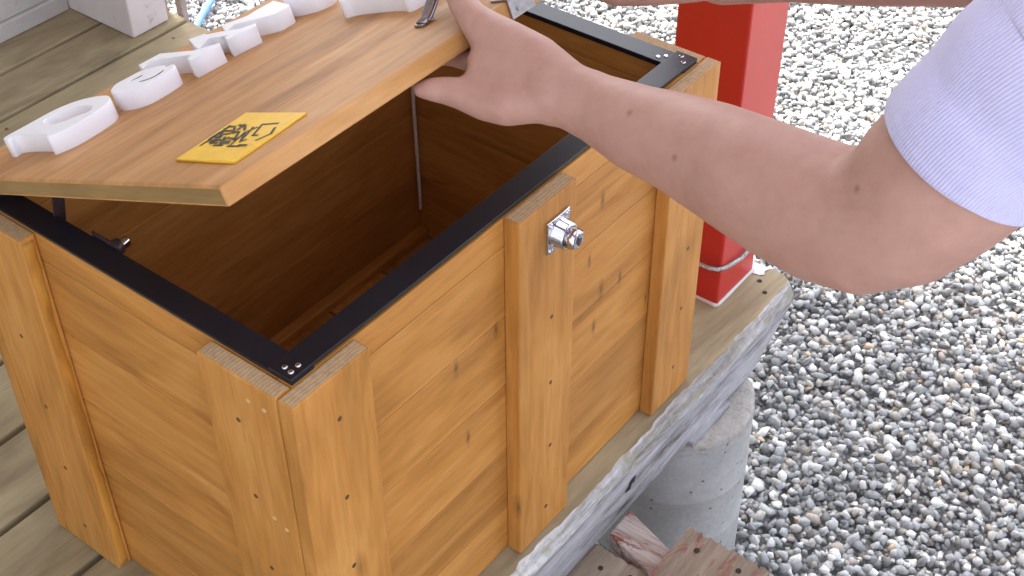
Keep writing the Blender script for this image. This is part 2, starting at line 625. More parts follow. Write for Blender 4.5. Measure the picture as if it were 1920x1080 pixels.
def make_gravel():
    variants = []
    for k in range(16):
        b = bmesh.new()
        sx, sy, sz = random.uniform(0.8, 1.25), random.uniform(0.65, 1.0), random.uniform(0.42, 0.75)
        for i in range(15):
            d = Vector((random.gauss(0, 1), random.gauss(0, 1), random.gauss(0, 1))).normalized() * random.uniform(0.86, 1.0)
            b.verts.new((d.x * sx, d.y * sy, d.z * sz))
        r = bmesh.ops.convex_hull(b, input=b.verts)
        bmesh.ops.delete(b, geom=[v_ for v_ in b.verts if not v_.link_faces], context='VERTS')
        bmesh.ops.triangulate(b, faces=b.faces)
        b.verts.index_update()
        variants.append((np.array([v_.co[:] for v_ in b.verts]), np.array([[v_.index for v_ in f.verts] for f in b.faces])))
        b.free()
    CM = np.array(cam.rotation_euler.to_matrix())
    CP = np.array(cam.location)

    def layer(pitch, x0, x1, y0, y1, rmin, rmax, z, zj, keep):
        nx, ny = int((x1 - x0) / pitch), int((y1 - y0) / pitch)
        gx, gy = np.meshgrid(np.arange(nx), np.arange(ny))
        X = x0 + (gx.ravel() + rng.uniform(-0.1, 1.1, gx.size)) * pitch
        Y = y0 + (gy.ravel() + rng.uniform(-0.1, 1.1, gx.size)) * pitch
        m = rng.random(X.size) < keep(X, Y)
        X, Y = X[m], Y[m]
        hmp = 0.006 * np.sin(X * 9 + 1.3) * np.cos(Y * 8) + 0.004 * np.sin(X * 23 + Y * 17)
        u = rng.random(X.size)
        R_ = rmin + (rmax - rmin) * u ** 1.6
        Z = GROUND + z + hmp + rng.uniform(-zj, zj, X.size) + R_ * 0.25
        return X, Y, Z, R_

    def density(X, Y):
        # thin out where the decking stands over the ground and far outside the yard
        d = np.ones(X.size)
        under = (X < 0.55) & (Y > 0.15)
        d[under & (Y < 1.5) & (X < 0.35)] = 0.0
        far = (X > 3.0) | (Y < -1.1) | (X < 0.1)
        d[far] *= 0.35
        return d

    A = layer(0.0106, 0.0, 3.2, -1.3, 2.3, 0.0066, 0.0125, -0.002, 0.003, density)
    B = layer(0.0165, 0.0, 3.2, -1.3, 2.3, 0.0075, 0.0150, 0.007, 0.004, density)
    Cc = layer(0.03, -1.2, 6.0, -3.0, 5.0, 0.008, 0.015, -0.004, 0.004,
               lambda X, Y: np.where((X > 0.0) & (X < 3.2) & (Y > -1.3) & (Y < 2.3), 0.0, np.where((X < 0.85) & (Y > -0.05), 0.0, 0.8)))
    X, Y, Z, R_ = [np.concatenate(q) for q in zip(A, B, Cc)]
    vid = rng.integers(0, len(variants), X.size)
    V, F = [], []
    off = 0
    for k, (vv, ff) in enumerate(variants):
        s_ = np.where(vid == k)[0]
        n_ = len(s_)
        az = rng.uniform(0, 2 * pi, n_)
        tx = rng.normal(0, 0.35, n_)
        ty = rng.normal(0, 0.35, n_)
        ca, sa = np.cos(az), np.sin(az)
        cx, sx = np.cos(tx), np.sin(tx)
        cy, sy = np.cos(ty), np.sin(ty)
        q = vv[None, :, :] * R_[s_][:, None, None]
        x, y, z = q[..., 0], q[..., 1], q[..., 2]
        y, z = y * cx[:, None] - z * sx[:, None], y * sx[:, None] + z * cx[:, None]
        x, z = x * cy[:, None] + z * sy[:, None], -x * sy[:, None] + z * cy[:, None]
        x, y = x * ca[:, None] - y * sa[:, None], x * sa[:, None] + y * ca[:, None]
        q = np.stack([x + X[s_][:, None], y + Y[s_][:, None], z + Z[s_][:, None]], -1)
        V.append(q.reshape(-1, 3))
        F.append((ff[None] + (np.arange(n_) * len(vv))[:, None, None] + off).reshape(-1, 3))
        off += n_ * len(vv)
    V = np.concatenate(V).astype(np.float32)
    F = np.concatenate(F).astype(np.int32)
    me = bpy.data.meshes.new('gravel')
    me.vertices.add(len(V))
    me.vertices.foreach_set('co', V.ravel())
    me.loops.add(len(F) * 3)
    me.loops.foreach_set('vertex_index', F.ravel())
    me.polygons.add(len(F))
    me.polygons.foreach_set('loop_start', np.arange(0, len(F) * 3, 3, dtype=np.int32))
    me.update(calc_edges=True)
    print('gravel stones', X.size, 'tris', len(F))
    obj('gravel', me, 'gravel_stone', kind='stuff', label='loose angular grey and white gravel around the timber decking', cat='gravel')


make_gravel()

# ------------------------------------------------------------------ decking
deck = empty('deck', (0, 0, DECK), kind='structure')


def worn_edge_board():
    """outermost deck timber: flat tan top, chewed pale arris, grey outer face, end cut back"""
    bm = bmesh.new()
    n = 420
    x0, x1 = -1.6, 0.885
    rows = []
    for i in range(n + 1):
        x = x0 + (x1 - x0) * i / n
        a = noise.noise(Vector((x * 14, 1.3, 0))) * 0.0045 + noise.noise(Vector((x * 70, 4.3, 0))) * 0.0036
        b_ = noise.noise(Vector((x * 22, 7.3, 2))) * 0.0065 + noise.noise(Vector((x * 90, 2.3, 2))) * 0.003
        c_ = noise.noise(Vector((x * 11, 9.1, 5))) * 0.0016
        cut = 0.0
        bot = -0.083
        e = max(0.0, (x - 0.77) / 0.115)             # end of the timber tapers up
        bot = -0.083 + 0.070 * min(1, e)
        endround = max(0, (x - 0.87) / 0.015) ** 2 * 0.012
        prof = [(0.078, bot), (0.078, 0.0), (0.02, 0.0), (-0.0265 + a + endround, 0.0), (-0.0315 + a * 0.6 + endround, -0.0035 + b_ * 0.5),
                (-0.0375 + c_ + endround, -0.015 + b_), (-0.0395 + c_ + endround, -0.0195 + b_), (-0.041 + c_ * 0.6 + endround, bot * 0.6 - 0.006), (-0.041 + endround, bot)]
        rows.append([bm.verts.new((x, y, DECK + z)) for y, z in prof])
    mi = [0, 0, 0, 1, 1, 1, 2, 2, 2]
    for a, b in zip(rows, rows[1:]):
        m = len(a)
        for k in range(m):
            f = bm.faces.new([a[k], a[(k + 1) % m], b[(k + 1) % m], b[k]])
            f.material_index = mi[k]
    bm.faces.new(list(reversed(rows[0]))).material_index = 2
    bm.faces.new(rows[-1]).material_index = 2
    # nail holes and a split knot on the outer timber
    for (x, y) in ((0.852, 0.006), (0.835, -0.012)):
        cyl(bm, (x, y, DECK - 0.002), (0, 0, 1), 0.0035, 0.0026, 10, mi=3)
    for (x, z) in ((0.47, -0.040), (0.462, -0.047), (0.2, -0.05)):
        tube(bm, [(x - 0.008, -0.0395, DECK + z), (x, -0.0412, DECK + z + 0.003), (x + 0.008, -0.0395, DECK + z + 0.004)], [0.001, 0.0026, 0.001], 8, mi=3)
    return bm


obj('edge_beam', worn_edge_board(), ['deck_wood', 'weathered_pale', 'weathered_grey', 'dark_underside'], deck)
# deck boards (gaps at y = .36 + .1175 k)
k0 = 0
ys = [0.36 + 0.1175 * k for k in range(-3, 9)]
edges_ = [0.082] + [y for y in ys if y > 0.1] + [1.42]
for i, (a, b) in enumerate(zip(edges_, edges_[1:])):
    bm = bmesh.new()
    xe = 0.862 + random.uniform(-0.004, 0.004)
    gap = 0.0045
    boxb(bm, (-1.7, a + gap, DECK - 0.03), (xe, b - gap, DECK), 0.003, ends=(0, 1))
    for xx in (-0.35, 0.15, 0.45, 0.80):
        for yy in (a + 0.028, b - 0.028):
            cyl(bm, (xx + random.uniform(-0.004, 0.004), yy, DECK - 0.003), (0, 0, 1), 0.0032, 0.0035, 8, mi=2)
    obj('board', bm, ['deck_wood', 'weathered_grey', 'nail_head'], deck)
# joists below, dark
for x in (-1.4, -0.8, -0.2, 0.3, 0.78):
    bm = bmesh.new()
    boxb(bm, (x - 0.02, 0.085, DECK - 0.12), (x + 0.02, 1.4, DECK - 0.032), 0.002)
    obj('joist', bm, 'dark_underside', deck)

# concrete pier
pier = empty('concrete_pier', (0.695, 0.012, GROUND), label='round concrete footing with crumbling top holding up the deck edge', cat='concrete footing')
bm = bmesh.new()
PR, PX, PY = 0.103, 0.6865, 0.0230
ztop = DECK - 0.0875
rings = []
seg = 72
levels = [(ztop - 0.016, 1), (ztop - 0.05, 1.0), (ztop - 0.12, 1.004), (ztop - 0.122, 1.012), (ztop - 0.125, 1.004), (ztop - 0.21, 1.01), (ztop - 0.213, 1.017), (ztop - 0.216, 1.01), (GROUND - 0.02, 1.02)]
for z, s in levels:
    rings.append([bm.verts.new((PX + PR * s * cos(2 * pi * k / seg), PY + PR * s * sin(2 * pi * k / seg),
                                z + (0.004 * noise.noise(Vector((k * 0.35, z * 3, 0))) if z > ztop - 0.03 else 0))) for k in range(seg)])
for a, b in zip(rings, rings[1:]):
    for k in range(seg):
        f = bm.faces.new([a[(k + 1) % seg], a[k], b[k], b[(k + 1) % seg]])
        f.smooth = True
obj('shaft', bm, 'concrete', pier)
bm = bmesh.new()
rr = [1.004, 0.992, 0.94, 0.8, 0.55, 0.25]
rings = []
for j, s in enumerate(rr):
    ring = []
    for k in range(seg):
        a = 2 * pi * k / seg
        nn = noise.noise(Vector((cos(a) * 6 * s, sin(a) * 6 * s, j * 0.7)))
        n2 = noise.noise(Vector((cos(a) * 22 * s, sin(a) * 22 * s, 3)))
        z = (ztop - 0.026 + 0.007 * nn) if j == 0 else (ztop - 0.011 + 0.004 * nn if j == 1 else ztop - 0.006 + 0.003 * n2 + 0.002 * nn)
        ring.append(bm.verts.new((PX + PR * s * cos(a) * (1 + 0.01 * n2), PY + PR * s * sin(a) * (1 + 0.01 * n2), z)))
    rings.append(ring)
for a, b in zip(rings, rings[1:]):
    for k in range(seg):
        f = bm.faces.new([a[k], a[(k + 1) % seg], b[(k + 1) % seg], b[k]])
        f.smooth = True
bm.faces.new(rings[-1])
obj('crumbled_cap', bm, 'concrete_cap', pier)
bm = bmesh.new()
boxb(bm, (0.606, -0.0475, ztop - 0.006), (0.700, 0.05, DECK - 0.0832), 0.0015)
obj('timber_shim', bm, 'weathered_grey', pier)

# step beside the deck
step = empty('wooden_step', (0.2, -0.2, GROUND), label='worn wooden step with flaking reddish paint below the deck edge', cat='step')
zs = DECK - 0.088
for i, x in enumerate((0.4215, -0.55)):
    bm = bmesh.new()
    bmesh.ops.create_grid(bm, x_segments=1, y_segments=1, size=0.001)
    bm.clear()
    boxb(bm, (x, -0.42, zs - 0.09), (x + 0.046, -0.0425, zs), 0.003)
    for v_ in bm.verts:
        v_.co.x += (v_.co.y + 0.04) * 0.30
    obj('stringer', bm, 'flaking_red_paint', step)
def splintered(x0, x1, y0, y1, z0, z1, rag):
    bm = bmesh.new()
    n = 26
    low, up = [], []
    for k in range(n + 1):
        y = y0 + (y1 - y0) * k / n
        r = rag * (0.5 + noise.noise(Vector((y * 160, 3, 1))) + 0.5 * random.random())
        up.append((x1 - max(0, r), y))
    A = [bm.verts.new((x0, y0, z1)), bm.verts.new((x0, y1, z1))]
    B = [bm.verts.new((x0, y0, z0)), bm.verts.new((x0, y1, z0))]
    U = [bm.verts.new((x, y, z1)) for x, y in up]
    V = [bm.verts.new((x + 0.001, y, z0)) for x, y in up]
    bm.faces.new([A[0]] + U + [A[1]])
    bm.faces.new(list(reversed([B[0]] + V + [B[1]])))
    for k in range(n):
        f = bm.faces.new([U[k + 1], U[k], V[k], V[k + 1]])
        f.material_index = 1
    bm.faces.new([A[0], A[1], B[1], B[0]])
    bm.faces.new([A[1], U[-1], V[-1], B[1]])
    bm.faces.new([A[0], B[0], V[0], U[0]])
    return bm
b1 = splintered(-0.6, 0.404, -0.119, -0.020, zs - 0.026, zs - 0.008, 0.003)
for x, y in ((0.375, -0.062), (0.385, -0.098), (0.380, -0.103)):
    cyl(b1, (x, y, zs - 0.011), (0, 0, 1), 0.0033, 0.004, 10, mi=2)
obj('tread', b1, ['step_wood', 'weathered_pale', 'dark_underside'], step)
b2 = splintered(-0.6, 0.478, -0.235, -0.124, zs + 0.002, zs + 0.02, 0.006)
for x, y in ((0.448, -0.150), (0.452, -0.205)):
    cyl(b2, (x, y, zs + 0.017), (0, 0, 1), 0.0036, 0.004, 10, mi=2)
obj('tread', b2, ['step_wood', 'weathered_pale', 'dark_underside'], step)
b3 = splintered(-0.6, 0.476, -0.355, -0.243, zs + 0.002, zs + 0.02, 0.006)
obj('tread', b3, ['step_wood', 'weathered_pale', 'dark_underside'], step)
for x in (0.4355, -0.547):
    for y in (-0.40, -0.09):
        bm = bmesh.new()
        boxb(bm, (x, y - 0.02, GROUND - 0.02), (x + 0.036, y + 0.02, zs - 0.091), 0.003)
        obj('leg', bm, 'flaking_red_paint', step)

# red post, sealant bead, steel cable
RX0, RX1, RY0, RY1 = 0.7696, 0.8666, 0.0256, 0.1250
post = empty('red_post', (0.818, 0.075, DECK), label='square glossy red painted porch post standing on the deck corner', cat='post')
bm = bmesh.new()
boxb(bm, (RX0, RY0, DECK + 0.001), (RX1, RY1, 1.95), 0.003)
obj('shaft', bm, 'red_paint', post)
bm = bmesh.new()
ring = []
path = []
for (ax, ay, bx, by) in ((RX0, RY0, RX1, RY0), (RX1, RY0, RX1, RY1), (RX1, RY1, RX0, RY1), (RX0, RY1, RX0, RY0)):
    for k in range(14):
        t = k / 14
        path.append((ax + (bx - ax) * t, ay + (by - ay) * t, DECK + 0.0015))
path.append(path[0])
tube(bm, path, [0.0026 + 0.0016 * abs(noise.noise(Vector((k * 0.9, 0, 0)))) for k in range(len(path))], 8)
obj('sealant_bead', bm, 'sealant', post, smooth=True)
# a patch of white paint spilled by the post foot
bm = bmesh.new()
vs = []
cx_, cy_ = 0.873, 0.028
for k in range(26):
    a = 2 * pi * k / 26
    r = 0.015 * (1 + 0.45 * noise.noise(Vector((cos(a) * 1.7, sin(a) * 1.7, 4))) + 0.2 * noise.noise(Vector((cos(a) * 5, sin(a) * 5, 1))))
    vs.append(bm.verts.new((min(cx_ + r * 1.0 * cos(a), 0.8835), cy_ + r * 1.5 * sin(a), DECK + 0.0012)))
bm.faces.new(vs)
obj('paint_drip', bm, 'sealant', post)

zc = DECK + 0.068
path = []
cxm, cym = (RX0 + RX1) / 2, (RY0 + RY1) / 2
for k in range(49):
    a = 2 * pi * k / 48
    c, s_ = cos(a), sin(a)
    rr_ = 1 / (abs(c) ** 5 + abs(s_) ** 5) ** (1 / 5)
    path.append((cxm - 0.004 + 0.060 * rr_ * c, cym + 0.055 * rr_ * s_, zc - 0.006 * c - 0.010 * (s_ < -0.3) * max(0, 1 - abs(c) * 1.2)))
bm = bmesh.new()
tube(bm, path, 0.0024, 8)
for ph in range(5):   # strands laid round the core
    st = []
    P, TT, N = frames(path)
    for i in range(len(P) * 4 - 3):
        j, f_ = divmod(i, 4)
        f_ /= 4
        p_ = P[j].lerp(P[min(j + 1, len(P) - 1)], f_)
        a = i * 0.55 + ph * 2 * pi / 5
        b_ = TT[j].cross(N[j])
        st.append(p_ + (N[j] * cos(a) + b_ * sin(a)) * 0.0021)
    tube(bm, st, 0.0011, 5, cap=False)
obj('steel_cable', bm, 'steel_wire', smooth=True, label='grey twisted steel cable looped round the foot of the red post', cat='cable')

# ------------------------------------------------------------------ house corner
house = empty('house_wall', (0, 1.39, DECK), label='pale painted clapboard wall of the house behind the porch', cat='wall')
for i in range(22):
    bm = bmesh.new()
    z0 = DECK + 0.036 + i * 0.115
    vs = []
    prof = [(1.392, z0 + 0.117), (1.3925, z0 + 0.1145), (1.386, z0), (1.40, z0), (1.40, z0 + 0.117)]
    a = [bm.verts.new((-5.0, y, z)) for y, z in prof]
    b = [bm.verts.new((0.754, y, z)) for y, z in prof]
    for k in range(5):
        bm.faces.new([a[k], a[(k + 1) % 5], b[(k + 1) % 5], b[k]])
    bm.faces.new(list(reversed(a)))
    bm.faces.new(b)
    obj('clapboard', bm, 'white_wall', house)
bm = bmesh.new()
boxb(bm, (-5.0, 1.379, DECK + 0.001), (0.754, 1.40, DECK + 0.034), 0.003)
obj('baseboard', bm, 'white_wall', house)
wp = empty('white_post', (0.80, 1.29, DECK), label='wide white painted corner post beside the clapboard wall', cat='post')
bm = bmesh.new()
boxb(bm, (0.757, 1.207, DECK + 0.001), (0.838, 1.46, 1.95), 0.003)
obj('shaft', bm, 'white_post_paint', wp)
bm = bmesh.new()
boxb(bm, (0.8405, 1.232, DECK + 0.001), (0.861, 1.46, 1.95), 0.004)
obj('stucco_pilaster', bm, 'plinth', label='narrow rough pinkish stucco pilaster between the white post and the pipe', cat='pilaster')
bm = bmesh.new()
boxb(bm, (0.868, 1.205, GROUND - 0.02), (0.882, 1.222, 1.95), 0.003)
obj('drain_pipe', bm, 'plinth', label='thin grey-pink pipe standing between the deck end and the gravel', cat='pipe')
# hose
bm = bmesh.new()
hp = [(1.16, 1.62, GROUND + 0.022), (1.23, 1.66, GROUND + 0.03), (1.3034, 1.705, GROUND + 0.034), (1.3546, 1.733, GROUND + 0.034), (1.408, 1.775, GROUND + 0.03), (1.46, 1.85, GROUND + 0.026), (1.47, 1.95, GROUND + 0.026), (1.42, 2.1, GROUND + 0.026), (1.3, 2.3, GROUND + 0.024)]
hp = chaikin(hp, 3, closed=False)
tube(bm, hp, 0.0085, 12)
obj('garden_hose', bm, 'blue_plastic', smooth=True, label='light blue garden hose curving across the gravel', cat='hose')

# porch roof overhead, outside the frame; it shades the deck
roof = empty('porch_roof', (-0.3, 0.7, 1.95), label='porch roof overhead resting on the red post', cat='roof')
bm = bmesh.new()
boxb(bm, (-5.0, -0.25, 1.955), (2.05, 2.4, 2.02), 0.004)
obj('roof_panel', bm, 'ceiling_board', roof)
bm = bmesh.new()
boxb(bm, (-2.5, 0.02, 1.80), (1.0, 0.12, 1.952), 0.004)
# header beam sits behind the post top
bm.clear()
boxb(bm, (-4.9, 0.13, 1.80), (1.95, 0.2, 1.952), 0.004)
obj('header_beam', bm, 'white_wall', roof)

# ------------------------------------------------------------------ the storage box
box = empty('storage_box', (L / 2, W / 2, DECK), label='orange stained pine storage box with its hinged lid held open', cat='storage box')
ZB = DECK + 0.001


def plank_panel(axis, lo, hi, fixed0, fixed1, zseams, bevel=0.0014):
    """tongue and groove planks running along axis 0 (x) or 1 (y)"""
    bm = bmesh.new()
    for a, b in zip(zseams, zseams[1:]):
        if axis == 0:
            boxb(bm, (lo, fixed0, a + 0.0002), (hi, fixed1, b - 0.0002), bevel, seg=2)
        else:
            boxb(bm, (fixed0, lo, a + 0.0002), (fixed1, hi, b - 0.0002), bevel, seg=2)
    return bm


def plank_core(bm, lo, hi):
    boxb(bm, lo, hi, 0)
    return bm


zs_f = [ZB, -0.4045, -0.3105, -0.2125, -0.124, -0.030, -0.0005]
zs_f = [ZB, -0.4045, -0.3105, -0.2145, -0.122, -0.0335, -0.0005]
bm = plank_panel(0, 0.0, L, 0.0, T, zs_f)
plank_core(bm, (0.003, 0.004, ZB + 0.003), (L - 0.003, T - 0.004, -0.004))
obj('front_panel', bm, 'stained_pine_x', box)
bm = plank_panel(0, 0.0, L, W - T, W, zs_f)
plank_core(bm, (0.003, W - T + 0.004, ZB + 0.003), (L - 0.003, W - 0.004, -0.004))
obj('back_panel', bm, 'stained_pine_x', box)
for x0, x1 in ((0.0, T), (L - T, L)):
    bm = plank_panel(1, T + 0.0003, W - T - 0.0003, x0, x1, zs_f)
    plank_core(bm, (x0 + 0.004, T + 0.003, ZB + 0.003), (x1 - 0.004, W - T - 0.003, -0.004))
    obj('end_panel', bm, 'stained_pine_y', box)
# floor slats run front to back
bm = bmesh.new()
x = T + 0.0005
for xe in (0.095, 0.194, 0.2945, 0.392, 0.4935, L - T - 0.0005):
    dz = random.uniform(-0.0012, 0.0012)
    boxb(bm, (x + 0.0015, T + 0.001, -0.424 + dz), (xe - 0.0015, W - T - 0.001, -0.408 + dz), 0.002)
    x = xe
obj('floor_slats', bm, 'stained_pine_y', box)
bm = bmesh.new()
boxb(bm, (T + 0.001, W - T - 0.0165, -0.4065), (L - T - 0.001, W - T - 0.0005, -0.394), 0.002)
obj('floor_cleat', bm, 'stained_pine_x', box)


def upright(name, lo, hi, nails=(), fills=(), face='y', top=0.0, extra=None, mat='stained_pine_z'):
    bm = bmesh.new()
    boxb(bm, lo, hi, 0.0016, ends=(2, 1))
    for (a, z) in nails:
        if face == 'y':
            tube(bm, [(a, lo[1] + 0.002, z), (a, lo[1] - 0.0003, z)], [0.0032, 0.0026], 9, mi=2)
        else:
            tube(bm, [(lo[0] + 0.002, a, z), (lo[0] - 0.0003, a, z)], [0.0032, 0.0026], 9, mi=2)
    for (a, z) in fills:
        if face == 'y':
            tube(bm, [(a, lo[1] + 0.002, z - .0015), (a, lo[1] - 0.0002, z)], [0.0024, 0.002], 8, mi=3)
        else:
            tube(bm, [(lo[0] + 0.002, a, z), (lo[0] - 0.0002, a, z)], [0.0028, 0.0024], 8, mi=3)
    return obj(name, bm, [mat, 'end_grain', 'nail_head', 'filler'], box)


g_ = 0.0004
upright('corner_board', (-T, -T, ZB), (0.0715, -g_, 0.0), nails=((0.0297, -0.0496), (0.0268, -0.1456), (0.0246, -0.2386), (0.026, -0.335), (0.026, -0.43)))
upright('corner_board', (-T, 0.0008, ZB), (-g_, 0.0925, -0.0005), face='x', nails=((0.0532, -0.0564), (0.0495, -0.1505), (0.0466, -0.2495), (0.05, -0.345), (0.05, -0.44)),
        fills=((0.0356, -0.0233), (0.0172, -0.0229), (0.0291, -0.1658), (0.0149, -0.1713)))
upright('batten', (0.2725, -T - 0.001, ZB), (0.3625, -g_, 0.0018), nails=((0.325, -0.1477), (0.325, -0.24), (0.3259, -0.3365), (0.3197, -0.4331)))
upright('corner_board', (0.5415, -T, ZB), (L + T, -g_, 0.0), nails=((0.5936, -0.14), (0.5936, -0.235), (0.5912, -0.326), (0.5856, -0.4198)))
upright('corner_board', (L + g_, 0.0008, ZB), (L + T, 0.09, -0.0005), face='x')
upright('corner_board', (-T, 0.3255, ZB), (-g_, W - 0.0008, -0.0005), face='x', nails=((0.3756, -0.143), (0.372, -0.24), (0.374, -0.335), (0.372, -0.43)), mat='stained_pine_z')
upright('corner_board', (-T, W + g_, ZB), (0.0715, W + T, 0.0))
upright('corner_board', (L + g_, 0.3255, ZB), (L + T, W - 0.0008, -0.0005), face='x')
upright('corner_board', (0.5415, W + g_, ZB), (L + T, W + T, 0.0))
upright('batten', (0.2725, W + g_, ZB), (0.3625, W + T, 0.0))
# waney bark strip along the near edge of the rear left corner board
bm = bmesh.new()
for i in range(60):
    pass
pts_, rad_ = [], []
for i in range(70):
    z = ZB + 0.004 + (-0.006 - ZB - 0.004) * i / 69
    nn = noise.noise(Vector((0, 2.1, z * 14)))
    n2 = noise.noise(Vector((0, 5.1, z * 50)))
    pts_.append((-T * 0.55 + 0.0015 * n2, 0.3262 - 0.0006 * nn, z))
    rad_.append(0.0062 + 0.0016 * nn + 0.0012 * n2)
tube(bm, pts_, rad_, 10, flat=((0, 1, 0), 0.35))
obj('waney_edge', bm, 'bark_edge', box, smooth=True)

# steel rim
RW, RT = 0.0265, 0.003


def rim(name, lo, hi, flo, fhi, screws):
    bm = bmesh.new()
    boxb(bm, lo, hi, 0.0007)
    boxb(bm, flo, fhi, 0.0006)
    for (x, y) in screws:
        cyl(bm, (x, y, hi[2] - 0.0003), (0, 0, 1), 0.0027, 0.0016, 14, mi=1, bev=0.0008)
    return obj(name, bm, ['black_paint', 'chrome'], box)


rim('rim_strip', (0.0005, 0.0005, RT + 0.0004), (L - 0.0005, RW, 2 * RT + 0.0004), (RW - 0.003, RW - 0.0025, -0.003), (L - RW, RW, RT + 0.002),
    ((0.0085, 0.0155), (0.0165, 0.0085), (0.0075, 0.0075), (L - 0.008, 0.016), (L - 0.017, 0.008)))
rim('rim_strip', (0.0005, 0.0005, 0.0002), (RW, W - 0.0005, RT), (RW - 0.0025, RW + 0.001, -0.004), (RW, W - RW, 0.0015), ())
rim('rim_strip', (L - RW, 0.0008, 0.0002), (L - 0.0005, W - 0.0005, RT), (L - RW, RW + 0.001, -0.003), (L - RW + 0.0025, W - RW, 0.0015), ((L - 0.013, 0.032), (L - 0.019, 0.038)))
rim('rim_strip', (0.0005, W - RW, RT + 0.0004), (L - 0.0005, W - 0.0005, 2 * RT + 0.0004), (RW, W - RW, -0.003), (L - RW, W - RW + 0.0025, RT + 0.002), ())

# pale cord hanging in the far rear corner
bm = bmesh.new()
cp = [(0.583, 0.389, -0.030), (0.5835, 0.3895, -0.10), (0.5830, 0.3892, -0.2), (0.5838, 0.389, -0.3), (0.5832, 0.3888, -0.391)]
cp = chaikin(cp, 2, closed=False)
tube(bm, cp, 0.0023, 8, round_cap=True)
tube(bm, [(0.583, 0.389, -0.030), (0.583, 0.392, -0.02), (0.586, 0.398, -0.012)], 0.0014, 8)
obj('hanging_cord', bm, 'cord_fibre', box, smooth=True)

# tubular cam lock on the batten
lk = empty('_', (0, 0, 0))
bpy.data.objects.remove(lk)
LX, LZ = 0.3305, -0.041
yl = -T - 0.001
bm = bmesh.new()
boxb(bm, (LX - 0.0178, yl - 0.0030, LZ - 0.0195), (LX + 0.0178, yl - 0.0002, LZ + 0.0195), 0.0010)
plate = obj('lock_plate', bm, 'chrome', box)
for sx in (-1, 1):
    for sz in (-1, 1):
        bm = bmesh.new()
        cyl(bm, (LX + sx * 0.0136, yl - 0.0026, LZ + sz * 0.0152), (0, -1, 0), 0.0030, 0.0022, 14, bev=0.0009)
        o = obj('screw', bm, 'chrome', smooth=False)
        o.parent = plate
bm = bmesh.new()
tube(bm, [(LX, yl - 0.0028, LZ), (LX, yl - 0.0045, LZ), (LX, yl - 0.006, LZ), (LX, yl - 0.0145, LZ), (LX, yl - 0.016, LZ)], [0.0158, 0.0158, 0.0146, 0.0140, 0.0122], 28)
o = obj('lock_barrel', bm, 'chrome')
o.parent = plate
bm = bmesh.new()
tube(bm, [(LX, yl - 0.0155, LZ), (LX, yl - 0.0175, LZ)], [0.0095, 0.0095], 24)
tube(bm, [(LX, yl - 0.0170, LZ), (LX, yl - 0.0240, LZ), (LX, yl - 0.0262, LZ)], [0.0118, 0.0114, 0.0088], 6)
tube(bm, [(LX, yl - 0.0260, LZ), (LX, yl - 0.0270, LZ)], [0.0040, 0.0036], 14, mi=1)
boxb(bm, (LX - 0.0012, yl - 0.0276, LZ - 0.005), (LX + 0.0012, yl - 0.0262, LZ + 0.005), 0.0002, mi=1)
o = obj('keyway', bm, ['chrome', 'dark_bracket'])
o.parent = plate

# lid stay inside the left end
bm = bmesh.new()
boxb(bm, (0.024, -0.0012, -0.045), (0.0365, 0.0012, 0.036), 0.0005)
cyl(bm, (0.030, -0.0010, 0.020), (0, -1, 0), 0.0023, 0.002, 12, mi=1, bev=0.0007)
bmesh.ops.rotate(bm, verts=bm.verts, cent=(0.03, 0, 0), matrix=Matrix.Rotation(radians(14), 3, 'X'))
bmesh.ops.translate(bm, verts=bm.verts, vec=(0.0, 0.3255, 0.010))
obj('lid_stay', bm, ['dark_bracket', 'chrome'], box)
bm = bmesh.new()
boxb(bm, (RW + 0.0005, 0.242, -0.024), (RW + 0.003, 0.278, 0.007), 0.0008)
cyl(bm, (RW + 0.002, 0.251, -0.001), (1, 0, 0), 0.0085, 0.007, 6)
cyl(bm, (RW + 0.009, 0.251, -0.001), (1, 0, 0), 0.0058, 0.009, 14, mi=1, bev=0.001)
obj('stay_bolt', bm, ['dark_bracket', 'chrome'], box)

# ------------------------------------------------------------------ lid
LT = 0.0172
LWD = 0.4347
LLEN = 0.632
bm = bmesh.new()
# subdivided slab with very slightly uneven edges
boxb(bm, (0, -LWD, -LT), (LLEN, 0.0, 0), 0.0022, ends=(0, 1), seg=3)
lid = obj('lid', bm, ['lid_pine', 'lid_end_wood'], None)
lid.parent = box
lid.matrix_parent_inverse = Matrix.Translation(-Vector(box.location))
lid.location = (-0.012, 0.4304, 0.0229)
lid.rotation_euler = (radians(-22.9), 0, 0)

